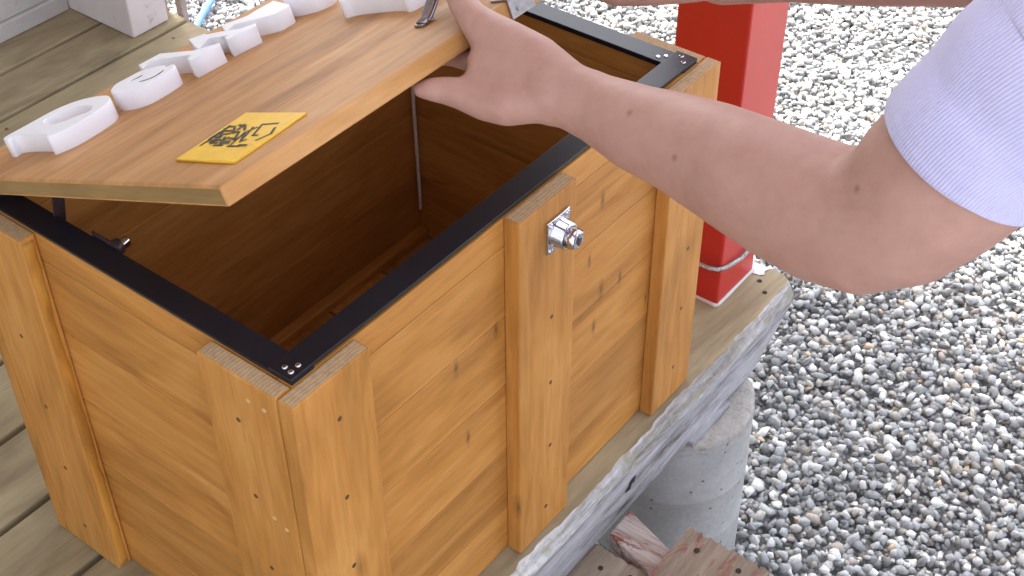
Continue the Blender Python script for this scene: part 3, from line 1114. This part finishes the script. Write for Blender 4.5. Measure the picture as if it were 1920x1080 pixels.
LETTERS = [
 [[(0.0414,0.0512),(0.0662,0.0523),(0.1006,0.0507),(0.1227,0.0652),(0.1310,0.1005),(0.1220,0.1223),(0.1060,0.1361),(0.0635,0.1420),(0.0420,0.1300),(0.0513,0.1232),(0.0499,0.0630),(0.0382,0.0692)],[(0.0757,0.0676),(0.0955,0.0690),(0.1093,0.0861),(0.1070,0.1144),(0.0945,0.1259),(0.0873,0.1176),(0.0736,0.1090),(0.0685,0.0990)]],
 [[(0.1369,0.0963),(0.1541,0.0803),(0.1692,0.0819),(0.1834,0.0822),(0.1918,0.0967),(0.1955,0.1081),(0.1883,0.1216),(0.1966,0.1221),(0.1879,0.1392),(0.1497,0.1438),(0.1379,0.1355),(0.1312,0.1170)],[(0.1576,0.0959),(0.1727,0.0976),(0.1762,0.0982),(0.1697,0.1055),(0.1585,0.1003)],[(0.1587,0.1139),(0.1669,0.1269),(0.1860,0.1212),(0.1782,0.1301),(0.1631,0.1323),(0.1558,0.1217)]],
 [[(0.1990,0.0572),(0.2262,0.0582),(0.2272,0.1172),(0.2418,0.1391),(0.2358,0.1485),(0.2015,0.1449),(0.2064,0.1313),(0.2153,0.1267),(0.2117,0.0783),(0.2077,0.0687),(0.1884,0.0809)]],
 [[(0.2587,0.0635),(0.2713,0.0760),(0.2690,0.0836),(0.2729,0.1023),(0.2768,0.1296),(0.2865,0.1423),(0.2801,0.1507),(0.2487,0.1436),(0.2555,0.1289),(0.2602,0.1308),(0.2577,0.1019),(0.2305,0.1210),(0.2358,0.1068)]],
 [[(0.2903,0.0803),(0.2949,0.0846),(0.3127,0.0979),(0.3265,0.0957),(0.3509,0.0963),(0.3333,0.1423),(0.3271,0.1478),(0.3086,0.1486),(0.3018,0.1342),(0.2909,0.1033),(0.2699,0.1151)]],
 [[(0.3537,0.1038),(0.3442,0.1263),(0.3504,0.1443),(0.3562,0.1566),(0.3726,0.1630),(0.3929,0.1443),(0.4149,0.1012),(0.4002,0.0818)],[(0.3709,0.1150),(0.3894,0.1205),(0.3871,0.1317),(0.3642,0.1356)]],
 [[(0.3236,0.2273),(0.3336,0.2355),(0.3336,0.3027),(0.3242,0.3199),(0.3456,0.3234),(0.3828,0.3098),(0.4212,0.2588),(0.4304,0.2031),(0.3958,0.1896),(0.3528,0.2024)],[(0.3742,0.2279),(0.3891,0.2517),(0.3765,0.2791),(0.3519,0.2734)]],
]
ROUND = [1, 1, 0, 0, 0, 1, 1]
for rings_, rd in zip(LETTERS, ROUND):
    conv = []
    for r in rings_:
        q = [(x, -y) for x, y in r]
        q = chaikin(q, 2) if rd else q
        conv.append(q)
    me = extrude_poly(conv[0], conv[1:], -0.0002, 0.018, 0.0006)
    lo_ = obj('letter', me, 'white_letter', lid, local=True)
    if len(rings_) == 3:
        lo_.data.materials.append(MATS['ink_and_slot_shade'])
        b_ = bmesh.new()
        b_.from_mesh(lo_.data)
        for hole in conv[1:]:  # dark sheet just below each slot's top, painted in for its inner shade
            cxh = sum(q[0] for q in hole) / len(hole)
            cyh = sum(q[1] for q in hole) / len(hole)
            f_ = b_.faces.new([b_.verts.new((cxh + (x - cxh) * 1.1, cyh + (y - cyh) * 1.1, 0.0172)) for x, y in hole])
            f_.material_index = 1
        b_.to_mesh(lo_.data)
        b_.free()

# yellow plate with its writing
bm = bmesh.new()
bm_me = extrude_poly([(0.0361, -0.3311), (0.0333, -0.4119), (0.1154, -0.4046), (0.1181, -0.3228)], [], 0.0001, 0.0021, 0.0004)
bm.from_mesh(bm_me)
STROKES = [[(0.0950,0.3728),(0.0966,0.3908)],[(0.0950,0.3728),(0.0762,0.3833),(0.0762,0.3883)],[(0.0886,0.3963),(0.0787,0.4031),(0.0684,0.3978)],[(0.0896,0.3721),(0.0817,0.3666),(0.0658,0.3800),(0.0684,0.3828)],[(0.0897,0.3670),(0.0665,0.3792)],[(0.0580,0.3735),(0.0581,0.3875)],[(0.0587,0.3747),(0.0817,0.3666)],[(0.0593,0.3355),(0.0740,0.3346),(0.0931,0.3316)],[(0.0593,0.3534),(0.0593,0.3637)],[(0.0821,0.3327),(0.0917,0.3334),(0.0916,0.3409)],[(0.0780,0.3390),(0.0792,0.3490)],[(0.0725,0.3554),(0.0659,0.3554),(0.0659,0.3658)],[(0.0726,0.3406),(0.0646,0.3424),(0.0632,0.3525)],[(0.0942,0.3439),(0.0928,0.3488)],[(0.0934,0.3522),(0.0858,0.3610)],[(0.0819,0.3498),(0.0818,0.3582),(0.0685,0.3686)],[(0.0876,0.3322),(0.0766,0.3397)],[(0.0594,0.3860),(0.0594,0.3949)],[(0.0753,0.3329),(0.0726,0.3449)],[(0.0659,0.3365),(0.0686,0.3415)],[(0.0725,0.3512),(0.0606,0.3600)]]
wd = 0.0013
STROKES += [[(0.068, 0.343), (0.068, 0.353)], [(0.062, 0.346), (0.075, 0.344)], [(0.084, 0.336), (0.084, 0.347)], [(0.070, 0.334), (0.080, 0.3335)], [(0.063, 0.357), (0.063, 0.368)], [(0.0705, 0.360), (0.0705, 0.368)], [(0.088, 0.345), (0.080, 0.353)], [(0.086, 0.352), (0.094, 0.350)]]
for si, s in enumerate(STROKES):
    for (a, b) in zip(s, s[1:]):
        a, b = Vector((a[0], -a[1])), Vector((b[0], -b[1]))
        d = (b - a).normalized()
        n_ = Vector((-d.y, d.x)) * wd
        a -= d * wd
        b += d * wd
        zz = 0.0023 + si * 0.00002
        f = bm.faces.new([bm.verts.new((*(a + n_), zz)), bm.verts.new((*(a - n_), zz)), bm.verts.new((*(b - n_), zz)), bm.verts.new((*(b + n_), zz))])
        f.material_index = 1
obj('yellow_sticker', bm, ['yellow_plastic', 'ink_and_slot_shade'], lid, local=True)

# bow handle near the lid's front edge
bm = bmesh.new()
hp = [(0.287, -0.3705, 0.0015), (0.296, -0.3695, 0.0035), (0.306, -0.3675, 0.009), (0.318, -0.3655, 0.0165), (0.334, -0.3635, 0.0215), (0.352, -0.362, 0.0225), (0.370, -0.3605, 0.0215), (0.386, -0.359, 0.0165), (0.398, -0.358, 0.009), (0.408, -0.357, 0.0035), (0.417, -0.3565, 0.0015)]
hp = chaikin(hp, 1, closed=False)
tube(bm, hp, 0.0062, 14, flat=((0, 0, 1), 0.6))
for hx, hy in ((0.294, -0.3695), (0.410, -0.357)):
    boxb(bm, (hx - 0.0095, hy - 0.0055, 0.0002), (hx + 0.0075, hy + 0.0055, 0.0026), 0.0008)
    cyl(bm, (hx - 0.001, hy, 0.0038), (0, 0, 1), 0.0024, 0.0022, 12, bev=0.0006)
obj('pull_handle', bm, 'dark_chrome', lid, local=True, smooth=True)
# strike plate on the front edge
bm = bmesh.new()
boxb(bm, (0.330, -LWD - 0.0022, -LT + 0.0005), (0.362, -LWD - 0.0002, 0.010), 0.0006)
cyl(bm, (0.340, -LWD - 0.002, -0.010), (0, -1, 0), 0.0022, 0.0014, 12, bev=0.0005)
boxb(bm, (0.330, -LWD - 0.0022, 0.0002), (0.362, -LWD + 0.018, 0.0022), 0.0005)
obj('strike_plate', bm, 'brushed_steel', lid, local=True)

# ------------------------------------------------------------------ person holding the lid
ARM = [(0.2543,-0.0667,0.1707,0.0265),(0.2583,-0.0811,0.1717,0.0264),(0.2598,-0.1072,0.1697,0.0279),(0.2568,-0.1472,0.1691,0.0340),(0.2547,-0.1826,0.1726,0.0378),(0.2504,-0.2156,0.1752,0.0420),(0.2419,-0.2522,0.1790,0.0452),(0.2362,-0.2860,0.1805,0.0482),(0.2285,-0.3218,0.1855,0.0500),(0.2250,-0.3510,0.1930,0.0505),(0.2262,-0.3745,0.2120,0.0520),(0.2300,-0.3890,0.2365,0.0550),(0.2365,-0.4015,0.2580,0.0562),(0.2430,-0.4130,0.2810,0.0545),(0.2530,-0.4280,0.3050,0.0545),(0.2589,-0.4348,0.3178,0.0560),(0.2680,-0.4530,0.3380,0.056),(0.290,-0.490,0.370,0.058)]
DIG = {
 'm1': [(0.2607,-0.0751,0.1782,0.0213),(0.2674,-0.0407,0.1858,0.0207),(0.2665,-0.0113,0.1905,0.0200),(0.2681,0.0111,0.1927,0.0185),(0.2707,0.0282,0.1996,0.0137),(0.2786,0.0453,0.2037,0.0120),(0.3031,0.0744,0.2008,0.0114),(0.3220,0.0950,0.1900,0.0093)],
 'm2': [(0.2559,-0.0734,0.1750,0.0196),(0.2548,-0.0257,0.1774,0.0191),(0.2510,0.0000,0.1760,0.0150)],
 'm3': [(0.2525,-0.0759,0.1702,0.0187),(0.2436,-0.0344,0.1687,0.0190),(0.2377,-0.0059,0.1670,0.0150)],
 'm4': [(0.2501,-0.0751,0.1686,0.0170),(0.2418,-0.0574,0.1659,0.0180),(0.2307,-0.0389,0.1613,0.0180),(0.2258,-0.0179,0.1596,0.0164),(0.2205,0.0000,0.1618,0.0136),(0.2158,0.0131,0.1622,0.0118),(0.2086,0.0225,0.1632,0.0100),(0.2040,0.0290,0.1630,0.0078)],
 'f2': [(0.2560,-0.0060,0.1640,0.0115),(0.2620,0.0180,0.1630,0.0090),(0.2640,0.0460,0.1580,0.0080),(0.2640,0.0680,0.1490,0.0070)],
 'f3': [(0.2660,-0.0050,0.1640,0.0115),(0.2800,0.0240,0.1600,0.0092),(0.2830,0.0560,0.1530,0.0082),(0.2830,0.0800,0.1430,0.0070)],
 'f4': [(0.2760,-0.0050,0.1640,0.0115),(0.2960,0.0240,0.1600,0.0092),(0.3010,0.0520,0.1540,0.0082),(0.3010,0.0740,0.1450,0.0070)],
}
FAR = [(0.4902,-0.0800,0.1760,0.0240),(0.4960,-0.1050,0.1832,0.0240),(0.5014,-0.1406,0.1976,0.0269),(0.5010,-0.1801,0.2120,0.0299),(0.5059,-0.2147,0.2253,0.0347),(0.5080,-0.2523,0.2402,0.0373),(0.5100,-0.2881,0.2500,0.0371),(0.520,-0.325,0.268,0.040),(0.545,-0.380,0.315,0.045),(0.575,-0.440,0.365,0.050),(0.590,-0.500,0.405,0.056)]


def limb(bm, data, seg=20, flat=None):
    tube(bm, [q[:3] for q in data], [q[3] for q in data], seg, round_cap=True, flat=flat)


def ell(bm, c, r, seg=20, rot=None):
    m = Matrix.Translation(c)
    if rot:
        m = m @ rot
    m = m @ Matrix.Diagonal((*r, 1))
    bmesh.ops.create_uvsphere(bm, u_segments=seg, v_segments=seg // 2 + 2, radius=1, matrix=m)


person = empty('person', (0.43, -0.74, GROUND), label='person in a lilac-white short sleeved shirt lifting the box lid', cat='person')
bm = bmesh.new()
limb(bm, ARM, 28)
for k, dct in DIG.items():
    limb(bm, dct, 16)
ell(bm, (0.2700, -0.098, 0.183), (0.012, 0.018, 0.011), 14)                 # wrist bone
ell(bm, (0.2700, -0.038, 0.172), (0.016, 0.042, 0.034))          # palm behind the knuckles
# far arm and its hand pushing on the lid
limb(bm, FAR, 24)
for dx, ln in ((-0.024, 0.062), (-0.008, 0.072), (0.008, 0.068), (0.024, 0.055)):
    limb(bm, [(0.490 + dx * 0.6, -0.068, 0.178, 0.012), (0.490 + dx, -0.030, 0.190, 0.0105), (0.490 + dx, 0.005, 0.212, 0.009), (0.490 + dx * 1.05, 0.005 + ln * 0.55, 0.206, 0.0078), (0.490 + dx * 1.05, 0.005 + ln, 0.197 - ln * 0.28, 0.0066)], 14)
limb(bm, [(0.470, -0.070, 0.172, 0.013), (0.452, -0.035, 0.162, 0.011), (0.444, 0.000, 0.152, 0.010), (0.446, 0.028, 0.148, 0.008)], 14)
# torso, neck, head
limb(bm, [(0.43, -0.74, -0.02, 0.12), (0.43, -0.70, 0.10, 0.125), (0.43, -0.65, 0.22, 0.13), (0.43, -0.59, 0.33, 0.13), (0.43, -0.55, 0.40, 0.10)], 32)
limb(bm, [(0.30, -0.52, 0.39, 0.06), (0.43, -0.55, 0.41, 0.075), (0.58, -0.52, 0.40, 0.06)], 24)
limb(bm, [(0.43, -0.55, 0.42, 0.058), (0.43, -0.52, 0.49, 0.054), (0.43, -0.50, 0.54, 0.056)], 24)
rh = Matrix.Rotation(radians(-32), 4, 'X')
hc = Vector((0.43, -0.465, 0.605))
ell(bm, hc, (0.074, 0.094, 0.112), 28, rh)
def hd(x, y, z):
    return hc + rh.to_3x3() @ Vector((x, y, z))
ell(bm, hd(0, 0.055, -0.055), (0.052, 0.045, 0.055), 20, rh)
limb(bm, [(*hd(0, 0.092, 0.012), 0.008), (*hd(0, 0.104, -0.012), 0.011), (*hd(0, 0.112, -0.028), 0.013)], 12)
for s in (-1, 1):
    ell(bm, hd(s * 0.075, -0.005, -0.01), (0.009, 0.018, 0.032), 12, rh)
    ell(bm, hd(s * 0.03, 0.083, 0.020), (0.018, 0.012, 0.007), 12, rh)
ell(bm, hd(0, 0.097, -0.052), (0.024, 0.008, 0.005), 12, rh)
ell(bm, hd(0, 0.095, -0.062), (0.020, 0.009, 0.006), 12, rh)
# legs
for s in (-1, 1):
    limb(bm, [(0.43 + s * 0.075, -0.74, -0.05, 0.085), (0.43 + s * 0.09, -0.745, -0.25, 0.075), (0.43 + s * 0.10, -0.74, -0.42, 0.058), (0.43 + s * 0.105, -0.755, -0.62, 0.052), (0.43 + s * 0.11, -0.77, GROUND + 0.09, 0.036)], 20)
    limb(bm, [(0.43 + s * 0.11, -0.79, GROUND + 0.045, 0.034), (0.43 + s * 0.115, -0.70, GROUND + 0.05, 0.034), (0.43 + s * 0.12, -0.62, GROUND + 0.045, 0.026)], 16)
body = obj('body', bm, 'skin', person, smooth=True)
rm = body.modifiers.new('remesh', 'REMESH')
rm.mode = 'VOXEL'
rm.voxel_size = 0.0026
rm.use_smooth_shade = True
sm = body.modifiers.new('smooth', 'SMOOTH')
sm.factor = 0.6
sm.iterations = 9
# set each mole exactly on the finished skin surface
bpy.context.view_layer.update()
ev_ = body.evaluated_get(bpy.context.evaluated_depsgraph_get())
for nd_ in MATS['skin'].node_tree.nodes:
    if nd_.label == 'mole':
        hit_, loc_, nrm_, fi_ = ev_.closest_point_on_mesh(Vector(nd_.inputs[1].default_value))
        if hit_:
            print('mole', nd_.inputs[1].default_value[:], loc_[:])
            nd_.inputs[1].default_value = loc_


def fold(p, amt):
    v = Vector(p)
    r_ = 1 - abs(noise.noise(Vector((v.x * 22, v.y * 22, v.z * 9)) + Vector((3, 1, 7)))) * 2
    return amt * (noise.noise(v * 12 + Vector((3, 1, 7))) * 0.7 + 0.35 * noise.noise(v * 30) + 0.30 * r_)


def cloth_loft(bm, rings, seg=64, uvscale=1.0, folds=0.006, thick=0.0022, closed_ends=(False, False), rib_off=0):
    """rings: (centre, radius, second radius or None); radii perpendicular to the path"""
    P, TT, N = frames([r[0] for r in rings])
    uvl = bm.loops.layers.uv.verify()
    outer = []
    acc = 0
    dist = [0]
    for a, b in zip(P, P[1:]):
        acc += (b - a).length
        dist.append(acc)
    for i, (p_, t_, n_) in enumerate(zip(P, TT, N)):
        r_ = rings[i][1]
        r2 = rings[i][2] if len(rings[i]) > 2 else r_
        b_ = t_.cross(n_)
        ring = []
        for k in range(seg):
            a = 2 * pi * k / seg
            d = n_ * cos(a) * r_ + b_ * sin(a) * r2
            q = p_ + d
            f_ = fold(q, folds) * min(1.0, dist[i] / 0.03)
            if seg == 96:      # drag lines running round the sleeve just above the hem
                u = dist[i] * 150 + 1.6 * sin(a * 1.0 + 0.6) + 0.8 * sin(a * 3)
                f_ += 0.0016 * sin(u) * math.exp(-((dist[i] - 0.045) / 0.03) ** 2) * (0.6 + 0.4 * sin(a * 2 + 1))
            ring.append(bm.verts.new(q + d.normalized() * f_))
        outer.append(ring)
    for i, (a, b) in enumerate(zip(outer, outer[1:])):
        for k in range(seg):
            f = bm.faces.new([a[k], a[(k + 1) % seg], b[(k + 1) % seg], b[k]])
            f.smooth = True
            for lp, (uu, vv) in zip(f.loops, ((k, i), (k + 1, i), (k + 1, i + 1), (k, i + 1))):
                lp[uvl].uv = (uu / seg * uvscale, dist[vv] * 6)
    return outer


bm = bmesh.new()
# near sleeve, from hem to shoulder
SL = [((0.2352, -0.3982, 0.2628), 0.0620), ((0.2354, -0.3987, 0.2641), 0.0628), ((0.2359, -0.4003, 0.2673), 0.0632), ((0.2365, -0.4023, 0.2715), 0.0628), ((0.2371, -0.4038, 0.2748), 0.0634), ((0.2425, -0.4103, 0.2850), 0.0650),
      ((0.2462, -0.4156, 0.2930), 0.0665), ((0.2500, -0.4215, 0.3010), 0.0685), ((0.2560, -0.4290, 0.308), 0.0700), ((0.2620, -0.4360, 0.3155), 0.0715), ((0.2720, -0.4540, 0.3350), 0.075), ((0.290, -0.490, 0.370), 0.080), ((0.330, -0.530, 0.395), 0.080)]
SL = [((p_[0] + 0.0055, p_[1] - 0.0070, p_[2] + 0.0035), r_ * (0.985 if i_ < 6 else 1.0)) for i_, (p_, r_) in enumerate(SL)]
sl = []
for (a, ra), (b, rb) in zip(SL, SL[1:]):
    for k in range(3):
        t = k / 3
        sl.append((tuple(Vector(a).lerp(Vector(b), t)), ra + (rb - ra) * t))
sl.append(SL[-1])
o1 = cloth_loft(bm, sl, 96, 7.0, 0.0085)
# rolled hem: inner return
P, TT, N = frames([r[0] for r in sl])
inner = []
uvl = bm.loops.layers.uv.verify()
for back, rr_ in ((-0.0012, 0.0612), (0.0, 0.0592), (0.02, 0.0585)):
    ring = []
    b_ = TT[0].cross(N[0])
    for k in range(96):
        a = 2 * pi * k / 96
        ring.append(bm.verts.new(P[0] + TT[0] * back + (N[0] * cos(a) + b_ * sin(a)) * rr_))
    inner.append(ring)
prev = o1[0]
for ring in inner:
    for k in range(96):
        f = bm.faces.new([prev[(k + 1) % 96], prev[k], ring[k], ring[(k + 1) % 96]])
        f.smooth = True
    prev = ring
# far sleeve
cloth_loft(bm, [((0.512, -0.305, 0.258), 0.058), ((0.520, -0.330, 0.275), 0.060), ((0.540, -0.370, 0.308), 0.066), ((0.565, -0.425, 0.352), 0.072), ((0.580, -0.475, 0.39), 0.078), ((0.560, -0.520, 0.40), 0.080)], 48, 7.0, 0.004)
# torso of the shirt
tr = [((0.43, -0.765, -0.07), 0.150, 0.180), ((0.43, -0.75, -0.02), 0.150, 0.185), ((0.43, -0.70, 0.10), 0.150, 0.185), ((0.43, -0.65, 0.22), 0.150, 0.180), ((0.43, -0.60, 0.31), 0.145, 0.170), ((0.43, -0.575, 0.37), 0.125, 0.175), ((0.43, -0.56, 0.42), 0.095, 0.15), ((0.43, -0.545, 0.455), 0.066, 0.075)]
cloth_loft(bm, tr, 72, 14.0, 0.007)
cloth_loft(bm, [((0.262, -0.500, 0.385), 0.060), ((0.285, -0.505, 0.392), 0.078), ((0.35, -0.53, 0.402), 0.082), ((0.43, -0.545, 0.402), 0.084), ((0.51, -0.53, 0.402), 0.082), ((0.575, -0.510, 0.398), 0.076), ((0.600, -0.505, 0.392), 0.058)], 48, 7.0, 0.003)
shirt = obj('shirt', bm, 'shirt_knit', person, smooth=True)
sb = shirt.modifiers.new('subd', 'SUBSURF')
sb.levels = sb.render_levels = 1
# trousers
bm = bmesh.new()
for s in (-1, 1):
    limb(bm, [(0.43 + s * 0.07, -0.745, -0.03, 0.105), (0.43 + s * 0.085, -0.75, -0.25, 0.095), (0.43 + s * 0.10, -0.745, -0.42, 0.078), (0.43 + s * 0.105, -0.757, -0.62, 0.070), (0.43 + s * 0.11, -0.77, GROUND + 0.06, 0.062)], 24)
tr_ = obj('trousers', bm, 'trouser_cloth', person, smooth=True)
m_ = tr_.modifiers.new('remesh', 'REMESH')
m_.mode = 'VOXEL'
m_.voxel_size = 0.008
m_.use_smooth_shade = True
for s in (-1, 1):
    bm = bmesh.new()
    limb(bm, [(0.43 + s * 0.11, -0.81, GROUND + 0.05, 0.042), (0.43 + s * 0.115, -0.72, GROUND + 0.052, 0.045), (0.43 + s * 0.12, -0.62, GROUND + 0.042, 0.038)], 20, flat=((0, 0, 1), 0.85))
    obj('shoe', bm, 'shoe', person, smooth=True)
bm = bmesh.new()
ell(bm, hc + Vector((0, -0.018, 0.018)), (0.084, 0.100, 0.112), 28, rh)
obj('hair', bm, 'hair', person, smooth=True)

# ------------------------------------------------------------------ render settings
scene.render.resolution_x = 1024
scene.render.resolution_y = 576
scene.render.engine = 'CYCLES'
scene.cycles.max_bounces = 14
scene.cycles.diffuse_bounces = 9
